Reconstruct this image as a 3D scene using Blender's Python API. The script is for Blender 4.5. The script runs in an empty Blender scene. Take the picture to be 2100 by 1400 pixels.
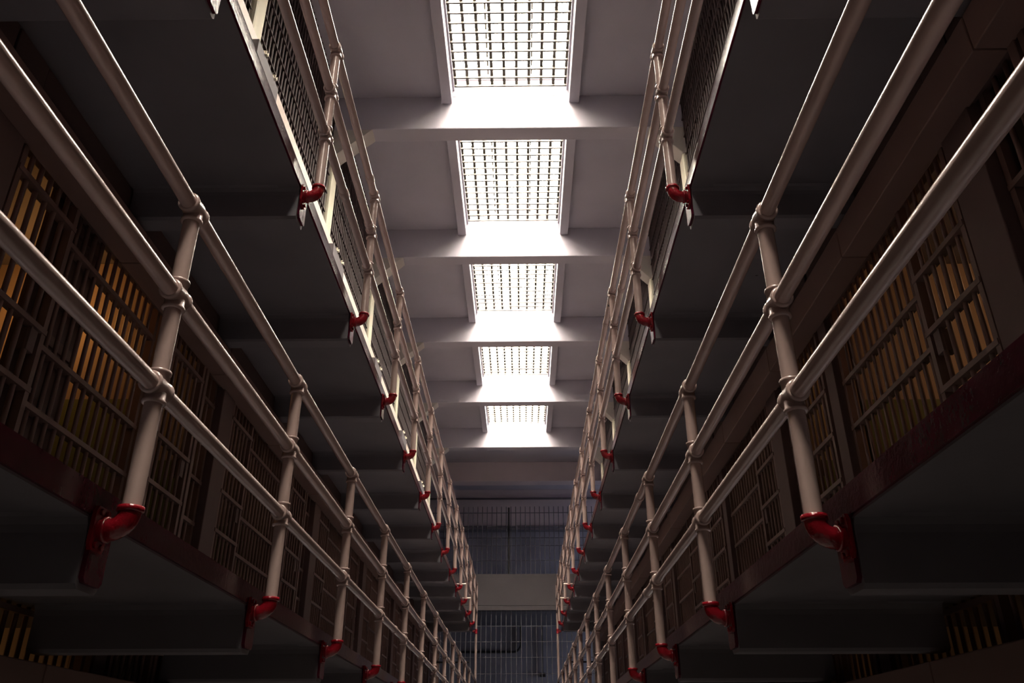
import bpy, math, random
from mathutils import Matrix, Vector
random.seed(7)
PI = math.pi
scn = bpy.context.scene
C = scn.collection
EYE = 1.71                      # camera height above the floor

# ------------------------------------------------------------------ camera
def camera():
    f, pitch, yaw, roll = 1690.8, 0.4701, -0.0112, 0.0020
    def cam_vec(a, b, d):
        c, s = math.cos(roll), math.sin(roll); x = c*a + s*b; u = -s*a + c*b
        c, s = math.cos(pitch), math.sin(pitch); y = c*d - s*u; z = s*d + c*u
        c, s = math.cos(yaw), math.sin(yaw)
        return Vector((c*x + s*y, -s*x + c*y, z))
    cd = bpy.data.cameras.new('camera'); co = bpy.data.objects.new('camera', cd); C.objects.link(co)
    cd.sensor_fit = 'HORIZONTAL'; cd.sensor_width = 36; cd.lens = 36*f/2100
    cd.clip_start = 0.05; cd.clip_end = 200
    r, u, w = cam_vec(1, 0, 0), cam_vec(0, 1, 0), -cam_vec(0, 0, 1)
    m = Matrix(((r.x, u.x, w.x, 0), (r.y, u.y, w.y, 0), (r.z, u.z, w.z, EYE), (0, 0, 0, 1)))
    co.matrix_world = m
    scn.camera = co
camera()

# ------------------------------------------------------------------ sky, exposure
w = bpy.data.worlds.new('sky'); scn.world = w; w.use_nodes = True
bg = w.node_tree.nodes['Background']
bg.inputs['Color'].default_value = (1.0, 0.85, 0.76, 1)
bg.inputs['Strength'].default_value = 100.0
vs = scn.view_settings
scn.display_settings.display_device = 'sRGB'
vs.view_transform = 'Standard'; vs.look = 'None'; vs.gamma = 1.0; vs.use_curve_mapping = False
vs.exposure = 0.0
cy = scn.cycles
cy.use_denoising = True
cy.max_bounces = 10; cy.diffuse_bounces = 6; cy.transparent_max_bounces = 16
cy.sample_clamp_indirect = 8.0
cy.caustics_reflective = False; cy.caustics_refractive = False

# ------------------------------------------------------------------ measured layout (metres, floor = 0)
D = 1.6454                       # post spacing
BAY = 2*D                        # roof beam spacing
BEAM0 = 8.913                    # near face of the first beam in view
BEAM_T = 0.26
BEAM_Z = 7.87 + EYE              # underside of beams
CEIL = 8.46 + EYE
SKY_X0, SKY_X1 = -0.945, 0.715
T2, T3 = 0.785 + EYE, 3.275 + EYE            # walkway tops
RX = {('left', 2): -1.2526, ('left', 3): -1.2567, ('right', 2): .943, ('right', 3): .963}
SG = {'left': -1, 'right': 1}
CELLX = {'left': -2.46, 'right': 2.13}
COLX = {'left': -2.53, 'right': 2.24}
Y_END = 23.75
Y_NEAR = -15.5

# bay portals: openings through which the sky lights the hall
BAYS = [-4, -3, -1, 0, 1, 2, 3]
for n in BAYS:
    y0 = BEAM0 + n*BAY + BEAM_T; y1 = BEAM0 + (n+1)*BAY
    ld = bpy.data.lights.new('skylight_opening', 'AREA'); ld.shape = 'RECTANGLE'
    ld.size = SKY_X1 - SKY_X0; ld.size_y = y1 - y0; ld.cycles.is_portal = True
    lo = bpy.data.objects.new('skylight_opening', ld); C.objects.link(lo)
    lo.location = ((SKY_X0+SKY_X1)/2, (y0+y1)/2, CEIL + 0.42)

# ------------------------------------------------------------------ materials
def mat(name, col, rough=0.6, bump=0.0, bscale=40, var=0.0, vscale=3, spec=0.5, stretch=None, metal=0.0, chips=None):
    m = bpy.data.materials.new(name); m.use_nodes = True
    nt = m.node_tree; N = nt.nodes; L = nt.links
    b = N['Principled BSDF']
    b.inputs['Base Color'].default_value = (*col, 1); b.inputs['Roughness'].default_value = rough
    b.inputs['Specular IOR Level'].default_value = spec; b.inputs['Metallic'].default_value = metal
    tc = N.new('ShaderNodeTexCoord'); mp = N.new('ShaderNodeMapping'); L.new(tc.outputs['Object'], mp.inputs[0])
    if stretch: mp.inputs['Scale'].default_value = stretch
    out = None
    if var:
        n = N.new('ShaderNodeTexNoise'); n.inputs['Scale'].default_value = vscale; n.inputs['Detail'].default_value = 5
        L.new(mp.outputs[0], n.inputs['Vector'])
        r = N.new('ShaderNodeMapRange'); r.inputs[1].default_value = .3; r.inputs[2].default_value = .7
        r.inputs[3].default_value = 1-var; r.inputs[4].default_value = 1+var*.4
        L.new(n.outputs[0], r.inputs[0])
        x = N.new('ShaderNodeVectorMath'); x.operation = 'SCALE'; x.inputs[0].default_value = col
        L.new(r.outputs[0], x.inputs['Scale']); out = x.outputs[0]
    if chips:
        n = N.new('ShaderNodeTexNoise'); n.inputs['Scale'].default_value = chips[1]; n.inputs['Detail'].default_value = 2
        L.new(tc.outputs['Object'], n.inputs['Vector'])
        r = N.new('ShaderNodeMapRange'); r.inputs[1].default_value = chips[2]; r.inputs[2].default_value = chips[2]+.01
        L.new(n.outputs[0], r.inputs[0])
        mx = N.new('ShaderNodeMix'); mx.data_type = 'RGBA'
        if out: L.new(out, mx.inputs[6])
        else: mx.inputs[6].default_value = (*col, 1)
        mx.inputs[7].default_value = (*chips[0], 1); L.new(r.outputs[0], mx.inputs[0]); out = mx.outputs[2]
    if out: L.new(out, b.inputs['Base Color'])
    if bump:
        n = N.new('ShaderNodeTexNoise'); n.inputs['Scale'].default_value = bscale; n.inputs['Detail'].default_value = 3
        L.new(mp.outputs[0], n.inputs['Vector'])
        bp = N.new('ShaderNodeBump'); bp.inputs['Strength'].default_value = bump; bp.inputs['Distance'].default_value = 0.01
        L.new(n.outputs[0], bp.inputs['Height']); L.new(bp.outputs[0], b.inputs['Normal'])
    return m
M = {}
M['pipe'] = mat('pink_gloss_pipe_paint', (.39, .29, .27), .2, .10, 30, .12, 5, chips=((.03, .035, .05), 9, .765))
M['red'] = mat('dark_red_gloss_paint', (.25, .006, .014), .22, .35, 60, .25, 12)
M['redfas'] = mat('dark_red_fascia_paint', (.10, .006, .024), .18, .13, 38, .3, 9)
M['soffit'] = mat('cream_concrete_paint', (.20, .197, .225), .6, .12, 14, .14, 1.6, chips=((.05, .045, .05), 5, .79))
M['roof'] = mat('white_roof_paint', (.54, .52, .59), .65, .05, 12, .07, 1.2)
M['column'] = mat('pale_yellow_column_paint', (.78, .74, .58), .6, .1, 25, .12, 4, stretch=(1, 1, .25))
M['bars'] = mat('brown_pink_bar_paint', (.17, .105, .09), .4, .05, 40, .1, 4)
M['screen'] = mat('dull_screen_bars', (.05, .034, .034), .5, spec=.2)
M['box'] = mat('brown_box_paint', (.24, .155, .135), .45, .08, 8, .12, 2)
M['haunch'] = mat('haunch_paint', (.62, .58, .53), .6, .08, 12, .08, 2)
M['pier'] = mat('cell_pier_paint', (.13, .085, .08), .5, .08, 12, .1, 3)
M['end'] = mat('end_wall_paint', (.42, .43, .52), .7, .1, 8, .25, 1.1)
M['pale'] = mat('downstand_paint', (.70, .62, .66), .6, .05, 12, .07, 1.2)  # lighter than the roof paint, in place of direct light it lacks
M['endband'] = mat('end_band_paint', (.125, .112, .125), .65, .05, 8, .1, 1.5)
M['dark'] = mat('dark_void_paint', (.02, .018, .022), .8)  # near black stands in for deep unlit space behind the screens
M['black'] = mat('black_pipe', (.02, .02, .025), .5)
M['floor'] = mat('polished_concrete', (.09, .08, .08), .4, .05, 20, .2, 1)
M['endbar'] = mat('grey_bars', (.13, .13, .155), .6)
M['mortar'] = mat('cream_strip', (.85, .74, .66), .45, .2, 40, .1, 6)
M['grid'] = mat('skylight_grating_steel', (.05, .044, .036), .7)
M['slat'] = mat('skylight_slat_paint', (.55, .52, .45), .5)

def two_tone():
    m = mat('cell_wall_paint', (.6, .5, .35), .55, .15, 12)
    nt = m.node_tree; N = nt.nodes; L = nt.links; b = N['Principled BSDF']
    g = N.new('ShaderNodeNewGeometry'); sx = N.new('ShaderNodeSeparateXYZ'); L.new(g.outputs['Position'], sx.inputs[0])
    md = N.new('ShaderNodeMath'); md.operation = 'MODULO'; md.inputs[1].default_value = 2.49
    L.new(sx.outputs['Z'], md.inputs[0])
    lt = N.new('ShaderNodeMath'); lt.operation = 'LESS_THAN'; lt.inputs[1].default_value = 1.35; L.new(md.outputs[0], lt.inputs[0])
    n = N.new('ShaderNodeTexNoise'); n.inputs['Scale'].default_value = 4; n.inputs['Detail'].default_value = 6
    r = N.new('ShaderNodeValToRGB'); r.color_ramp.elements[0].position = .35; r.color_ramp.elements[1].position = .6
    r.color_ramp.elements[0].color = (.50, .40, .30, 1); r.color_ramp.elements[1].color = (.62, .50, .40, 1)
    L.new(n.outputs[0], r.inputs[0])
    mx = N.new('ShaderNodeMix'); mx.data_type = 'RGBA'; L.new(lt.outputs[0], mx.inputs[0]); L.new(r.outputs[0], mx.inputs[6])
    mx.inputs[7].default_value = (.20, .25, .10, 1); L.new(mx.outputs[2], b.inputs['Base Color'])
    return m
M['cell'] = two_tone()

def glass():
    m = bpy.data.materials.new('thin_skylight_glass'); m.use_nodes = True
    N = m.node_tree.nodes; L = m.node_tree.links; N.clear()
    o = N.new('ShaderNodeOutputMaterial'); t = N.new('ShaderNodeBsdfTransparent'); g = N.new('ShaderNodeBsdfGlossy')
    t.inputs[0].default_value = (.93, .95, .92, 1); g.inputs['Roughness'].default_value = .05
    mx = N.new('ShaderNodeMixShader'); mx.inputs[0].default_value = .06
    L.new(t.outputs[0], mx.inputs[1]); L.new(g.outputs[0], mx.inputs[2]); L.new(mx.outputs[0], o.inputs[0])
    return m
M['glass'] = glass()

# ------------------------------------------------------------------ mesh builder
class MB:
    def __init__(s): s.v = []; s.f = []; s.sm = []
    def add(s, vs, fs, smooth=False):
        o = len(s.v); s.v += [tuple(v) for v in vs]; s.f += [tuple(i+o for i in f) for f in fs]; s.sm += [smooth]*len(fs); return s
    def box(s, x0, x1, y0, y1, z0, z1):
        if x0 > x1: x0, x1 = x1, x0
        return s.add([(x, y, z) for x in (x0, x1) for y in (y0, y1) for z in (z0, z1)],
                     [(0, 1, 3, 2), (4, 6, 7, 5), (0, 4, 5, 1), (2, 3, 7, 6), (0, 2, 6, 4), (1, 5, 7, 3)])
    def prism(s, pts, a, b, axis='x'):
        # pts: outline in the two other axes, extruded along axis from a to b
        n = len(pts)
        def P(p, t): return {'x': (t, p[0], p[1]), 'y': (p[0], t, p[1]), 'z': (p[0], p[1], t)}[axis]
        vs = [P(p, a) for p in pts] + [P(p, b) for p in pts]
        fs = [tuple(range(n))[::-1], tuple(range(n, 2*n))] + [(i, (i+1) % n, n+(i+1) % n, n+i) for i in range(n)]
        return s.add(vs, fs)
    def tube(s, path, r, seg=16, caps=True):
        path = [Vector(p) for p in path]; n = len(path)
        rr = r if isinstance(r, (list, tuple)) else [r]*n
        t0 = (path[1]-path[0]).normalized()
        ref = Vector((0, 0, 1)) if abs(t0.z) < .9 else Vector((0, 1, 0))
        a = t0.cross(ref).normalized(); vs = []
        for i in range(n):
            t = (path[min(i+1, n-1)] - path[max(i-1, 0)]).normalized()
            a = (a - t*a.dot(t)).normalized(); b = t.cross(a)
            for k in range(seg):
                an = 2*PI*k/seg; vs.append(path[i] + (a*math.cos(an) + b*math.sin(an))*rr[i])
        fs = [(i*seg+k, i*seg+(k+1) % seg, (i+1)*seg+(k+1) % seg, (i+1)*seg+k) for i in range(n-1) for k in range(seg)]
        s.add(vs, fs, True)
        if caps:
            s.add(vs[:seg], [tuple(range(seg))[::-1]]); s.add(vs[-seg:], [tuple(range(seg))])
        return s
    def lathe(s, prof, c, axis='z', seg=20):
        # prof: list of (offset along axis, radius)
        path = [Vector(c) + Vector({'x': (t, 0, 0), 'y': (0, t, 0), 'z': (0, 0, t)}[axis]) for t, _ in prof]
        d = Vector({'x': (1, 0, 0), 'y': (0, 1, 0), 'z': (0, 0, 1)}[axis])
        ref = Vector((0, 0, 1)) if axis != 'z' else Vector((0, 1, 0))
        a = d.cross(ref).normalized(); b = d.cross(a); vs = []
        for p, (_, r) in zip(path, prof):
            for k in range(seg):
                an = 2*PI*k/seg; vs.append(p + (a*math.cos(an) + b*math.sin(an))*r)
        fs = [(i*seg+k, i*seg+(k+1) % seg, (i+1)*seg+(k+1) % seg, (i+1)*seg+k) for i in range(len(prof)-1) for k in range(seg)]
        s.add(vs, fs, True); s.add(vs[:seg], [tuple(range(seg))[::-1]]); s.add(vs[-seg:], [tuple(range(seg))]); return s
    def mesh(s, name, m):
        me = bpy.data.meshes.new(name); me.from_pydata(s.v, [], s.f); me.materials.append(m)
        me.polygons.foreach_set('use_smooth', s.sm); me.update()
        import bmesh
        bm = bmesh.new(); bm.from_mesh(me); bmesh.ops.recalc_face_normals(bm, faces=bm.faces); bm.to_mesh(me); bm.free()
        return me
    def obj(s, name, m, parent=None, loc=(0, 0, 0), bevel=0):
        o = bpy.data.objects.new(name, s.mesh(name, m)); C.objects.link(o); o.location = loc
        if parent: o.parent = parent
        if bevel:
            b = o.modifiers.new('bevel', 'BEVEL'); b.width = bevel; b.segments = 2; b.limit_method = 'ANGLE'
        return o

def empty(name, loc=(0, 0, 0), rz=0):
    o = bpy.data.objects.new(name, None); C.objects.link(o); o.location = loc; o.rotation_euler = (0, 0, rz)
    o.empty_display_size = .1; return o
def tag(o, label, cat, group=None, kind=None):
    if label: o['label'] = label
    if cat: o['category'] = cat
    if group: o['group'] = group
    if kind: o['kind'] = kind
    return o
def struct(o): o['kind'] = 'structure'; return o
def kids(o, table={}): return [c for c in C.objects if c.parent == o]
def copy_part(src, parent, loc=None):
    c = src.copy(); C.objects.link(c); c.parent = parent
    if loc is not None: c.location = loc
    return c
ORD = ['nearest', 'second', 'third', 'fourth', 'fifth', 'sixth', 'seventh', 'eighth', 'ninth', 'tenth', 'eleventh', 'twelfth', 'thirteenth', 'fourteenth', 'fifteenth', 'sixteenth', 'seventeenth', 'eighteenth']
def nth(i):
    if i < 0: return 'just outside the picture' if i == -1 else 'behind the camera'
    return 'nearest to the viewer' if i == 0 else ORD[i] + ' from the viewer'

# ================================================================== THE SETTING
XO = 6.5
struct(MB().box(-XO, XO, Y_NEAR-.2, 29.2, -.12, 0).obj('floor', M['floor']))
struct(MB().box(-XO-.2, -XO, Y_NEAR-.2, 29.2, 0, CEIL+.6).obj('wall_left', M['dark']))
struct(MB().box(XO, XO+.2, Y_NEAR-.2, 29.2, 0, CEIL+.6).obj('wall_right', M['dark']))
struct(MB().box(-XO, XO, Y_NEAR-.4, Y_NEAR-.2, 0, CEIL+.6).obj('wall_near', M['dark']))
END_Y = 28.65
struct(MB().box(-XO, XO, END_Y, END_Y+.25, 0, CEIL+.6).obj('wall_far', M['end']))

# ceiling with skylight openings, closed over one unseen bay to darken the near hall
cl = MB()
y_first = BEAM0 + BAYS[0]*BAY; y_last = BEAM0 + (BAYS[-1]+1)*BAY
cl.box(-XO, SKY_X0-.155, Y_NEAR-.2, END_Y, CEIL, CEIL+.35)
cl.box(SKY_X1+.145, XO, Y_NEAR-.2, END_Y, CEIL, CEIL+.35)
cl.box(SKY_X0-.155, SKY_X1+.145, Y_NEAR-.2, y_first+BEAM_T, CEIL, CEIL+.35)
for n in range(BAYS[0]+1, BAYS[-1]+1):
    cl.box(SKY_X0-.155, SKY_X1+.145, BEAM0+n*BAY, BEAM0+n*BAY+BEAM_T, CEIL, CEIL+.35)
    if n not in BAYS:
        cl.box(SKY_X0-.155, SKY_X1+.145, BEAM0+n*BAY+BEAM_T, BEAM0+(n+1)*BAY, CEIL, CEIL+.35)
cl.box(SKY_X0-.155, SKY_X1+.145, y_last, END_Y, CEIL, CEIL+.35)
struct(cl.obj('ceiling', M['roof']))

# ---- skylights
def skylight(idx, n):
    y0 = BEAM0 + n*BAY + BEAM_T; y1 = BEAM0 + (n+1)*BAY
    root = empty('window_%d' % idx, ((SKY_X0+SKY_X1)/2, (y0+y1)/2, CEIL)); root['kind'] = 'structure'
    hx = (SKY_X1-SKY_X0)/2; hy = (y1-y0)/2
    for sx in (-1, 1):
        b = MB().box(sx*hx, sx*(hx+.145), -hy+.004, hy-.004, -.14, .5)
        b.obj('window_frame', M['roof'], root, bevel=.008)
        MB().box(sx*(hx-.03), sx*hx, -hy+.004, hy-.004, .10, .5).obj('window_sill', M['roof'], root)
    for sy in (-1, 1):
        MB().box(-hx, hx, sy*hy, sy*(hy-.03), .30, .5).obj('window_frame', M['roof'], root)
    g = MB(); sl = MB()
    gz = .16
    nx = 18; 
    for i in range(nx+1):
        y = -hy + .06 + i*(2*hy-.12)/nx
        sl.box(-hx+.005, hx-.005, y-.004, y+.004, gz-.025, gz+.03)
        g.box(-hx+.005, hx-.005, y-.011, y+.011, gz-.036, gz-.025)
    for i in range(10):
        x = -hx+.045 + i*.1745
        for k in range(nx):
            ya = -hy+.06+k*(2*hy-.12)/nx+.004; yb = ya+(2*hy-.12)/nx-.008
            g.box(x-.021, x+.021, ya, yb, gz+.004, gz+.05)
            ym = (ya+yb)/2
    # row of clips down both long sides
    for i in range(nx):
        y = -hy + .06 + (i+.5)*(2*hy-.12)/nx
        for sx in (-1, 1):
            g.box(sx*(hx-.05), sx*(hx-.005), y-.04, y+.03, gz+.01, gz+.045)
    g.obj('grating', M['grid'], root); sl.obj('slats', M['slat'], root)
    q = MB()
    for x in (-.32, .30):
        q.box(x-.012, x+.012, -hy+.03, hy-.03, .33, .37)
    q.obj('glazing_bar', M['grid'], root)
    MB().box(-hx+.002, hx-.002, -hy+.03, hy-.03, .371, .376).obj('pane', M['glass'], root)
for i, n in enumerate(reversed(BAYS)):
    skylight(i+1, n)

# ---- roof frames: crossbeam, haunches and columns
def roof_frame(n, order):
    y0 = BEAM0 + n*BAY
    root = empty('roof_frame', (0, y0, CEIL))
    lx, rx = COLX['left'], COLX['right']
    zb = BEAM_Z - CEIL
    # the crossbeam outline runs in x-z, its underside flat between the haunches
    out = [(lx-.35, 0), (lx-.35, zb-.02), (-2.04, zb), (1.81, zb), (rx+.35, zb-.02), (rx+.35, 0)]
    MB().prism(out, 0, BEAM_T, 'y').obj('crossbeam', M['roof'], root, bevel=.012)
    for s, ix, cx in (('left', -2.04, lx), ('right', 1.81, rx)):
        g = SG[s]
        hp = [(ix, zb+.001), (cx, zb-.45), (cx+g*.34, zb-.45), (cx+g*.34, zb+.001)]
        MB().prism(hp, .002, BEAM_T-.002, 'y').obj('haunch', M['haunch'], root, bevel=.01)
        c = MB().box(cx, cx+g*.30, 0, BEAM_T, T3-CEIL+.01, zb-.45)
        c.obj('column', M['column'], root, bevel=.03)
    tag(root, 'white roof beam on pale yellow columns, ' + order, 'roof beam', 'roof beams between the skylights')
for i, n in enumerate(range(-3, 5)):
    if n < -1: continue
    if n < 0:
        roof_frame(n, 'only its columns showing at the top edge')
    else:
        roof_frame(n, ['nearest and highest one in the picture', 'second one up close, below the second skylight', 'middle one of the five', 'fourth one into the distance', 'farthest one, below the last skylight'][n])

# plain deep downstand beams beyond the last skylight
o = MB().box(-XO, XO, 25.10, 25.55, 7.83+EYE, CEIL).obj('ceiling_downstand', M['pale'], bevel=.015)
tag(o, 'plain deep beam spanning the hall beyond the last skylight', 'roof beam')
o = MB().box(-XO, XO, 28.1, 28.64, 7.18+EYE, CEIL).obj('ceiling_bulkhead', M['pale'], bevel=.01)
tag(o, 'dark bulkhead wall above the far upper screen', 'bulkhead')
o = MB().box(-XO, XO, 28.0, 28.1, 8.1+EYE, 8.14+EYE).obj('bulkhead_moulding', M['endband'])
tag(o, 'thin horizontal moulding across the far bulkhead', 'moulding')

# ================================================================== GALLERIES
def walkway(side, top, tier):
    g = SG[side]; fx = RX[(side, tier)] + g*.109; cx = CELLX[side]
    soff = top - .09
    root = empty('gallery_walkway', (fx, 0, top))
    L = MB()
    L.box(0, g*(abs(cx-fx)+2.58), Y_NEAR, Y_END+.15, -.09, 0)
    L.box(0, g*.13, Y_NEAR, Y_END+.15, -.10, -.09)
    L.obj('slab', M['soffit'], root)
    f = MB().box(-g*.012, 0, Y_NEAR, Y_END+.15, -.092, 0); f.obj('fascia', M['redfas'], root)
    ycent = [PY[(side, tier)] + .045 + D*k for k in range(-4, 13)]
    proto = cap = None
    def prof(w, zb, fr, zt=-.085):
        pts = [(-w-fr, zt), (-w-fr*.35, zt-fr*.25), (-w-fr*.08, zt-fr*.7), (-w, zt-fr*1.2), (-w, zb+.015), (-w+.015, zb)]
        return pts + [(-a, b) for a, b in reversed(pts)]
    for y in ycent:
        if proto is None:
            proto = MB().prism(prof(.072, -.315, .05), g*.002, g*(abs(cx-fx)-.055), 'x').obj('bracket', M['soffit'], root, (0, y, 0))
            cap = MB().prism(prof(.062, -.295, .045), -g*.014, g*.003, 'x').obj('end_cap', M['redfas'], proto)
            cap['label'] = 'dark red painted bracket end'
        else:
            b = copy_part(proto, root, (0, y, 0)); copy_part(cap, b)
    wh = 'middle' if tier == 2 else 'upper'
    tag(root, '%s %s gallery walkway, cream concrete with dark red fascia and brackets' % (wh, side), 'walkway', 'gallery walkways')

PY = {('left', 2): 2.587, ('right', 2): 2.637, ('left', 3): 4.162-D, ('right', 3): 4.196-D}
PB = {('left', 2): .72, ('right', 2): .695, ('left', 3): 3.202, ('right', 3): 3.202}      # bottom of the straight pipe, above the eye
H1, H2, H3 = .426, .791, 1.171
R = .0305
def joint(top=False):
    m = MB()
    m.lathe([(-.062, .0345), (-.06, .0405), (-.05, .0405), (-.047, .036), (.047 if not top else .01, .036)] +
            ([(.05, .0405), (.06, .0405), (.062, .0345)] if not top else [(.014, .036)]), (0, 0, 0), 'z')
    m.lathe([(-.058, .0345), (-.056, .041), (-.046, .041), (-.042, .0365), (0, .0415), (.042, .0365), (.046, .041), (.056, .041), (.058, .0345)], (0, 0, 0), 'y')
    return m
def elbow():
    m = MB(); r0 = .058
    path = [(0, 0, .004), (0, 0, -.006)]
    for k in range(0, 9):
        a = k/8*PI/2; path.append((r0*(1-math.cos(a)) , 0, -.008 - r0*math.sin(a)))
    path.append((.094, 0, -.008-r0))
    m.tube(path, .0355, 20)
    m.lathe([(-.010, .0355), (-.008, .0425), (.008, .0425), (.010, .033)], (0, 0, 0), 'z')
    m.lathe([(0, .036), (.002, .042), (.014, .042), (.016, .036)], (.056, 0, -.008-r0), 'x')
    return m
def flange():
    m = MB(); zc = -.066
    m.prism([(-.035, zc-.07), (.035, zc-.07), (.048, zc-.05), (.048, zc+.05), (.035, zc+.07), (-.035, zc+.07), (-.048, zc+.05), (-.048, zc-.05)], .083, .096, 'x')
    for y, z in ((-.02, -.052), (.02, .052), (.02, -.052), (-.02, .052)):
        m.lathe([(0, .011), (.008, .011), (.010, .007)], (.074, y, zc+z), 'x', 6)
    return m
RAIL_MESH = {}
def railing(side, tier):
    g = SG[side]; z = PB[(side, tier)] + EYE
    wh = 'middle' if tier == 2 else 'upper'
    root = empty('gallery_railing', (RX[(side, tier)], 0, z))
    tag(root, 'pink three-rail pipe railing along the %s %s gallery edge' % (wh, side), 'railing', 'gallery railings')
    rz = 0 if side == 'right' else PI
    k0 = -3
    last = 12 if tier == 2 else 13
    ys = [PY[(side, tier)] + D*k for k in range(k0, last)]
    # pieces
    if 'post' not in RAIL_MESH:
        RAIL_MESH['post'] = MB().tube([(0, 0, 0), (0, 0, H3-.01)], R, 20).mesh('post', M['pipe'])
        RAIL_MESH['tee'] = joint(True).mesh('tee_fitting', M['pipe'])
        RAIL_MESH['cross'] = joint().mesh('cross_fitting', M['pipe'])
        RAIL_MESH['elbow'] = elbow().mesh('elbow_fitting', M['red'])
        RAIL_MESH['flange'] = flange().mesh('wall_flange', M['red'])
    def piece(name, key, parent, loc, label=None):
        o = bpy.data.objects.new(name, RAIL_MESH[key]); C.objects.link(o); o.parent = parent; o.location = loc
        if label: o['label'] = label
        return o
    for i, y in enumerate(ys):
        p = piece('post', 'post', root, (0, y, 0)); p.rotation_euler = (0, 0, rz)
        piece('cross_fitting', 'cross', p, (0, 0, H1)); piece('cross_fitting', 'cross', p, (0, 0, H2))
        piece('tee_fitting', 'tee', p, (0, 0, H3))
        piece('elbow_fitting', 'elbow', p, (0, 0, 0), 'red painted elbow')
        piece('wall_flange', 'flange', p, (0, 0, 0), 'red bolted flange')
        if tier == 3 and i - 4 in (8, 9):
            MB().tube([(-.11, 0, .03), (.08, 0, .03)], .014, 8).obj('cross_pipe', M['mortar'], p)['label'] = 'short cream crosspipe'
    yl = Y_END - .2
    for h in (H1, H2, H3):
        a = MB().tube([(0, Y_NEAR, h), (0, yl, h)], R-.0005, 20).obj('rail', M['pipe'], root)
        rnd = random.Random(int(h*1000)+tier*7+(3 if side == 'left' else 0))
        sp = []
        if side == 'left' and tier == 3: sp = {H3: [5.56], H2: [5.68], H1: [4.78]}[h]
        for k in range(5, 12):
            if rnd.random() < .3: sp.append(ys[k] + rnd.uniform(.25, .75)*D)
        for y in sp:
            MB().lathe([(-.035, R), (-.033, .0355), (.033, .0355), (.035, R)], (0, y, h), 'y', 16).obj('coupling', M['pipe'], a)
    # end post: on the upper tier it runs down to the middle railing
    zlow = 0 if tier == 2 else PB[(side, 2)] + H3 - PB[(side, 3)] + .035
    e = MB().tube([(0, yl, zlow), (0, yl, H3+.03)], R, 16).obj('end_post', M['pipe'], root)
    t = MB().lathe([(-.06, R), (-.058, .042), (-.045, .042), (-.04, .037), (.04, .037), (.045, .042), (.058, .042), (.06, R)], (0, yl, -.07), 'z')
    t.tube([(0, yl, -.07), (g*.09, yl, -.07)], .034, 14)
    t.obj('red_tee', M['red'], e)['label'] = 'red painted side tee'
for side in ('left', 'right'):
    for tier in (2, 3):
        railing(side, tier)
for side in ('left', 'right'):
    walkway(side, T2, 2); walkway(side, T3, 3)

# ================================================================== CELL FRONTS
BARS_LO = {2: T2, 1: 0.0, 3: T3}
def bars_panel(y0, y1, z0, z1, hz, name, parent, x=0, frame=True, step=.0925):
    m = MB(); g = 1
    n = max(1, round((y1-y0)/step)); st = (y1-y0)/n
    for i in range(n+1):
        y = y0 + i*st
        if frame and i in (0, n):
            m.box(x-.02, x+.02, y-.018, y+.018, z0, z1)
        else:
            m.tube([(x, y, z0), (x, y, z1)], .0135, 8, False)
    for z in hz:
        m.box(x-.026, x+.026, y0-.016, y1+.016, z-.014, z+.014)
    return m.obj(name, M['bars'], parent)
A_H = [.47 + .315*k for k in range(0, 7)]          # heights above floor
B_H = [.43 + .315*k for k in range(0, 7)]
def cell_pair(side, tier, n, idx):
    g = SG[side]; z0 = {1: 0.0, 2: T2}[tier]; top = {1: T2-.09, 2: T3-.09}[tier] - z0 - .002
    P = (6.37 if side == 'right' else 6.28) + BAY*n
    word = {1: 'ground', 2: 'middle'}[tier]
    rz = 0
    fh = lambda hs, sh: [min(top-.03, h+sh) for h in hs if h < top-.05]
    r1 = empty('cell_front', (CELLX[side], P, z0))
    MB().box(-g*.05, g*.12, -.13, .13, 0, top).obj('pier', M['pier'], r1, bevel=.006)
    a = bars_panel(.17, .70, .0, top, fh(A_H, .06), 'barred_door', r1, -g*.02)
    MB().box(-.035, .035, .60, .66, 1.02, 1.14).obj('lock', M['pier'], a)
    bars_panel(.755, 1.93, .0, top, fh(B_H, .06), 'barred_panel', r1, g*.03)
    MB().box(-g*.03, g*.10, 1.975, 2.12, 0, top).obj('stile', M['pier'], r1, bevel=.004)
    if tier == 2:
        MB().box(-g*.046, g*.055, .135, 1.97, top-.42, top).obj('header', M['pier'], r1)
    tag(r1, 'wide barred cell front in the %s tier on the %s, %s' % (word, side, nth(idx-1)), 'cell front', 'wide cell fronts')
    r2 = empty('cell_front', (CELLX[side], P+2.16, z0))
    a = bars_panel(.0, .56, .0, top, fh(A_H, .06), 'barred_door', r2, -g*.02)
    MB().box(-.035, .035, .46, .52, 1.02, 1.14).obj('lock', M['pier'], a)
    MB().box(-g*.045, g*.05, .60, .65, 0, top).obj('stile', M['bars'], r2, bevel=.004)
    bars_panel(.69, .97, .0, top, fh(B_H, .06), 'barred_panel', r2, g*.03)
    if tier == 2:
        MB().box(-g*.046, g*.055, -.035, .99, top-.42, top).obj('header', M['pier'], r2)
    tag(r2, 'narrow barred cell front in the %s tier on the %s, %s' % (word, side, nth(idx-1)), 'cell front', 'narrow cell fronts')
    # partitions behind the pier and the stile
    for py in (P, P+2.05):
        struct(MB().box(CELLX[side]+g*.13, CELLX[side]+g*2.6, py-.05, py+.05, z0, z0+top).obj('wall_partition', M['cell']))
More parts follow.
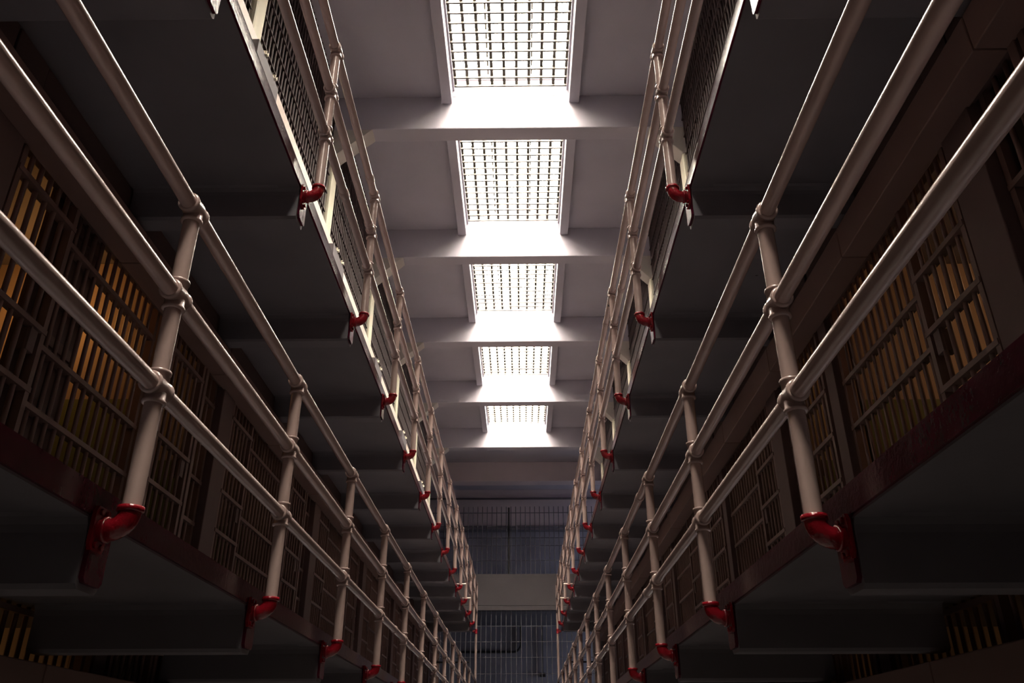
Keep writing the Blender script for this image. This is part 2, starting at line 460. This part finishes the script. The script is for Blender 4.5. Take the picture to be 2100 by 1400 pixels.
for side in ('left', 'right'):
    for tier in (1, 2):
        for i, n in enumerate(range(-2, 6)):
            pass
            cell_pair(side, tier, n, i)
    g = SG[side]; X = CELLX[side]
    struct(MB().box(X+g*2.6, X+g*2.7, Y_NEAR, Y_END+.15, 0, T3-.09).obj('wall_%s_cells' % side, M['cell']))
    struct(MB().box(X+g*.0, X+g*2.7, Y_END+.16, Y_END+.3, 0, 7.0).obj('wall_%s_block_end' % side, M['endband']))
    # top tier: solid front, its roof
    struct(MB().box(X+g*.14, X+g*.24, Y_NEAR, Y_END+.15, T3, 7.06).obj('wall_%s_top_tier' % side, M['pier']))
    struct(MB().box(X+g*.05, X+g*2.7, Y_NEAR, Y_END+.15, 7.06, 7.14).obj('trim_%s_block_top' % side, M['dark']))
o = MB().box(-2.44, -2.40, Y_NEAR, Y_END+.15, 5.60+EYE, 5.94+EYE).obj('top_ledge', M['mortar'], bevel=.006)
tag(o, 'long cream ledge running just above the edge of the upper left gallery', 'ledge')
# solid panel added behind the fixed bars, blocking the lamp glow in this cell
r = empty('sliding_door', (CELLX['left']-.09, 3.63, T2))
MB().box(-.015, .015, 0, .56, .02, 2.36).obj('door_leaf', M['pier'], r, bevel=.004)
MB().box(.015, .03, .02, .54, 1.2, 1.26).obj('strap', M['bars'], r); MB().box(.015, .03, .02, .54, 1.9, 1.96).obj('strap', M['bars'], r)
tag(r, 'solid brown sliding door leaf behind the fixed bars of the lit left cell', 'door')

# ---- locking boxes above the doors
def lock_boxes(side, tier):
    g = SG[side]; z1 = {1: 2.13, 2: 4.615}[tier]; h = .2
    xo = {'left': -2.30, 'right': 1.945}[side]; dep = abs(CELLX[side]-xo) - .03
    proto = None; y = 4.235 - 3*1.632
    parts = []
    for i in range(0, 14):
        yy = y + i*1.632
        if yy + 1.6 > Y_END+.2: break
        if proto is None:
            proto = MB().box(0, g*dep, .004, 1.628, 0, h).obj('lock_box_cover', M['box'], None, (xo, yy, z1-h), bevel=.006)
            lip = MB().box(g*.01, g*(dep+.028), .03, 1.60, .02, .06).obj('lip', M['pier'], proto)
            o = proto
        else:
            o = proto.copy(); C.objects.link(o); o.location = (xo, yy, z1-h); copy_part(lip, o)
        tag(o, 'brown lock box cover over %s tier %s cells, %s' % ({1: 'ground', 2: 'middle'}[tier], side, nth(i-2)), 'lock box', 'lock box covers over the %s tier %s cells' % ({1: 'ground', 2: 'middle'}[tier], side))
for side in ('left', 'right'):
    for tier in (1, 2): lock_boxes(side, tier)

# ---- barred screens above the top tier, between the columns
def screen(side, n, idx):
    g = SG[side]; y0 = BEAM0 + n*BAY + BEAM_T + .02; y1 = BEAM0 + (n+1)*BAY - .02
    m = MB(); z0 = 7.15; z1 = CEIL-.01; N = 30
    for i in range(N+1):
        y = y0 + .02 + (y1-y0-.04)*i/N
        m.tube([(0, y-y0, 0), (0, y-y0, z1-z0)], .0185, 8, False)
    z = .12
    while z < z1-z0:
        m.box(-.028, .028, 0, y1-y0, z-.007, z+.007); z += .30
    o = m.obj('barred_screen', M['screen'], None, (COLX[side]+g*.06, y0, z0))
    tag(o, 'dark barred screen between columns above the top %s gallery, %s' % (side, nth(idx)), 'barred screen', 'barred screens above the top tier')
for side in ('left', 'right'):
    for i, n in enumerate(range(-2, 4)): screen(side, n, i)
    # beyond the last column the screen carries on to the end of the block

# ---- small cover boxes by the columns, left side
proto = None
for i, n in enumerate(range(-1, 4)):
    y = 5.36 + BAY*(n+1); z = 5.80 + EYE
    if proto is None:
        proto = MB().box(-.10, 0, 0, .64, -.34, 0).obj('conduit_box', M['endband'], None, (-2.33, y, z), bevel=.004)
        ears = []
        for yy in (.17, .47):
            e = MB()
            e.prism([(yy-.02, 0), (yy+.05, 0), (yy+.05, .07), (yy+.035, .07), (yy+.035, .015), (yy-.02, .015)], -.02, 0, 'x')
            e.prism([(yy+.05, 0), (yy+.05, .05), (yy+.01, .0)], -.02, .02, 'x')
            ears.append(e.obj('bracket', M['column'], proto))
        o = proto
    else:
        o = proto.copy(); C.objects.link(o); o.location = (-2.33, y, z)
        for e in ears: copy_part(e, o)
    tag(o, 'small grey bracketed box beside a left column, ' + nth(i), 'box', 'cover boxes beside the left columns')

# ================================================================== FAR END
r = empty('cross_gallery', (0, 25.30, 3.95+EYE))
MB().box(-XO+.01, XO-.01, 0, .18, .14, 1.06).obj('parapet', M['endband'], r, bevel=.01)
MB().box(-XO+.01, XO-.01, -.03, .20, 0, .13).obj('edge_beam', M['endband'], r, bevel=.012)
MB().box(-XO+.01, XO-.01, .19, END_Y-25.30-.12, .03, .12).obj('slab', M['soffit'], r)
tag(r, 'grey solid parapet of the cross gallery at the far end of the hall', 'gallery')
def far_grille(name, z0, z1, hz, label):
    r = empty(name, (0, 25.40, z0))
    m = MB(); k = -22
    for k in range(-26, 27):
        m.tube([(k*.148-.03, 0, 0), (k*.148-.03, 0, z1-z0)], .0125, 6, False)
    m.obj('upright_bars', M['endbar'], r)
    for z in hz:
        MB().box(-4.0, 4.0, -.018, .018, z-z0-.007, z-z0+.007).obj('crossbar', M['endbar'], r)
    tag(r, label, 'grille')
far_grille('barred_grille', 0.02, 3.95+EYE, [3.52+EYE, 3.09+EYE, 2.66+EYE, 2.22+EYE, 1.79+EYE, .6+EYE], 'tall barred grille under the cross gallery at the far end')
far_grille('barred_grille', 5.02+EYE, 7.1+EYE, [5.43+EYE, 5.88+EYE, 6.12+EYE, 6.9+EYE], 'dim barred grille above the parapet of the cross gallery')
# dark louvred strips under the bulkhead, with a gap
for x0, x1, wd in ((-3.6, -.20, 'left'), (-.13, 3.6, 'right')):
    m = MB()
    for k in range(5):
        z = 7.13+EYE - k*.045
        m.prism([(28.0, z), (28.08, z+.03), (28.08, z+.04), (28.0, z+.01)], x0, x1, 'x')
    o = m.obj('louvre_strip', M['black']); tag(o, 'black louvred strip under the far bulkhead, %s of the gap' % wd, 'louvre')
# pipes on the far wall
m = MB(); yw = END_Y-.06
path = [(-2.05, yw, 3.16+EYE), (-.30, yw, 3.16+EYE)]
for k in range(1, 7):
    a = k/6*PI/2; path.append((-.30+.25*math.sin(a), yw, 3.16+EYE+.25*(1-math.cos(a))))
path.append((-.05, yw, 4.05+EYE))
m.tube(path, .035, 10)
tag(m.obj('bent_pipe', M['black']), 'black pipe that bends upward on the far wall', 'pipe')
m = MB().tube([(.65, yw, 2.5+EYE), (.65, yw, 4.05+EYE)], .025, 10)
o = m.obj('straight_pipe', M['black']); MB().box(.56, .74, yw-.05, yw+.05, 2.40+EYE, 2.52+EYE).obj('junction_box', M['black'], o)
tag(o, 'straight vertical black conduit ending in a junction box on the far wall', 'pipe')
for s, xa, xb in (('left', -2.7, -1.45), ('right', 1.2, 2.4)):
    o = MB().tube([(xa, 24.07, 2.40+EYE), (xb, 24.07, 2.40+EYE)], .022, 10).obj('cross_rail', M['black'])
    tag(o, 'dark horizontal pipe at the far end behind the middle %s railing' % s, 'pipe')
# tall dark post in the upper far opening
o = MB().box(-.43, -.37, 25.5, 25.56, 5.02+EYE, 7.1+EYE).obj('dark_post', M['black'])
tag(o, 'thin dark upright post behind the upper far grille', 'post')

# added unseen side windows with cool area lights, to brighten the far end
for i, zc in enumerate((3.3, 7.6)):
    wr = empty('window_%d' % (8+i), (XO-.01, 27.0, zc)); wr['kind'] = 'structure'
    fr = MB()
    for a, b, c_, d_ in ((-.9, -.84, -.9, .9), (.84, .9, -.9, .9), (-.9, .9, -.9, -.84), (-.9, .9, .84, .9), (-.03, .03, -.9, .9)):
        fr.box(-.08, 0, a, b, c_, d_)
    fr.obj('window_frame', M['endbar'], wr)
    ld = bpy.data.lights.new('window_daylight', 'AREA'); ld.shape = 'RECTANGLE'; ld.size = 1.6; ld.size_y = 1.6
    ld.energy = (60, 50)[i]; ld.color = (.78, .82, 1.0)
    lo = bpy.data.objects.new('window_daylight', ld); C.objects.link(lo); lo.location = (XO-.1, 27.0, zc); lo.rotation_euler = (0, PI/2, 0)

# ================================================================== LAMPS IN THE CELLS
def cell_lamp(side, tier, y, watts, col=(1, .50, .16), dx=1.5):
    g = SG[side]; z = {1: 2.2, 2: 4.62}[tier]
    ld = bpy.data.lights.new('cell_lamp', 'POINT'); ld.energy = watts; ld.color = col; ld.shadow_soft_size = .05
    lo = bpy.data.objects.new('cell_lamp', ld); C.objects.link(lo); lo.location = (CELLX[side]+g*dx, y, z-.15)
cell_lamp('left', 2, 4.62, 4, col=(1, .42, .11), dx=.8)
cell_lamp('left', 2, 2.0, .3)
cell_lamp('left', 2, 5.6, 1.5)
cell_lamp('left', 2, 7.4, .8)
cell_lamp('right', 2, 3.9, 5.5, col=(1, .50, .22))
cell_lamp('right', 2, 5.7, 3)
cell_lamp('right', 2, 7.4, .8)
cell_lamp('left', 1, 4.3, 3); cell_lamp('right', 1, 4.2, 1.3); cell_lamp('right', 1, 5.7, 1.3)
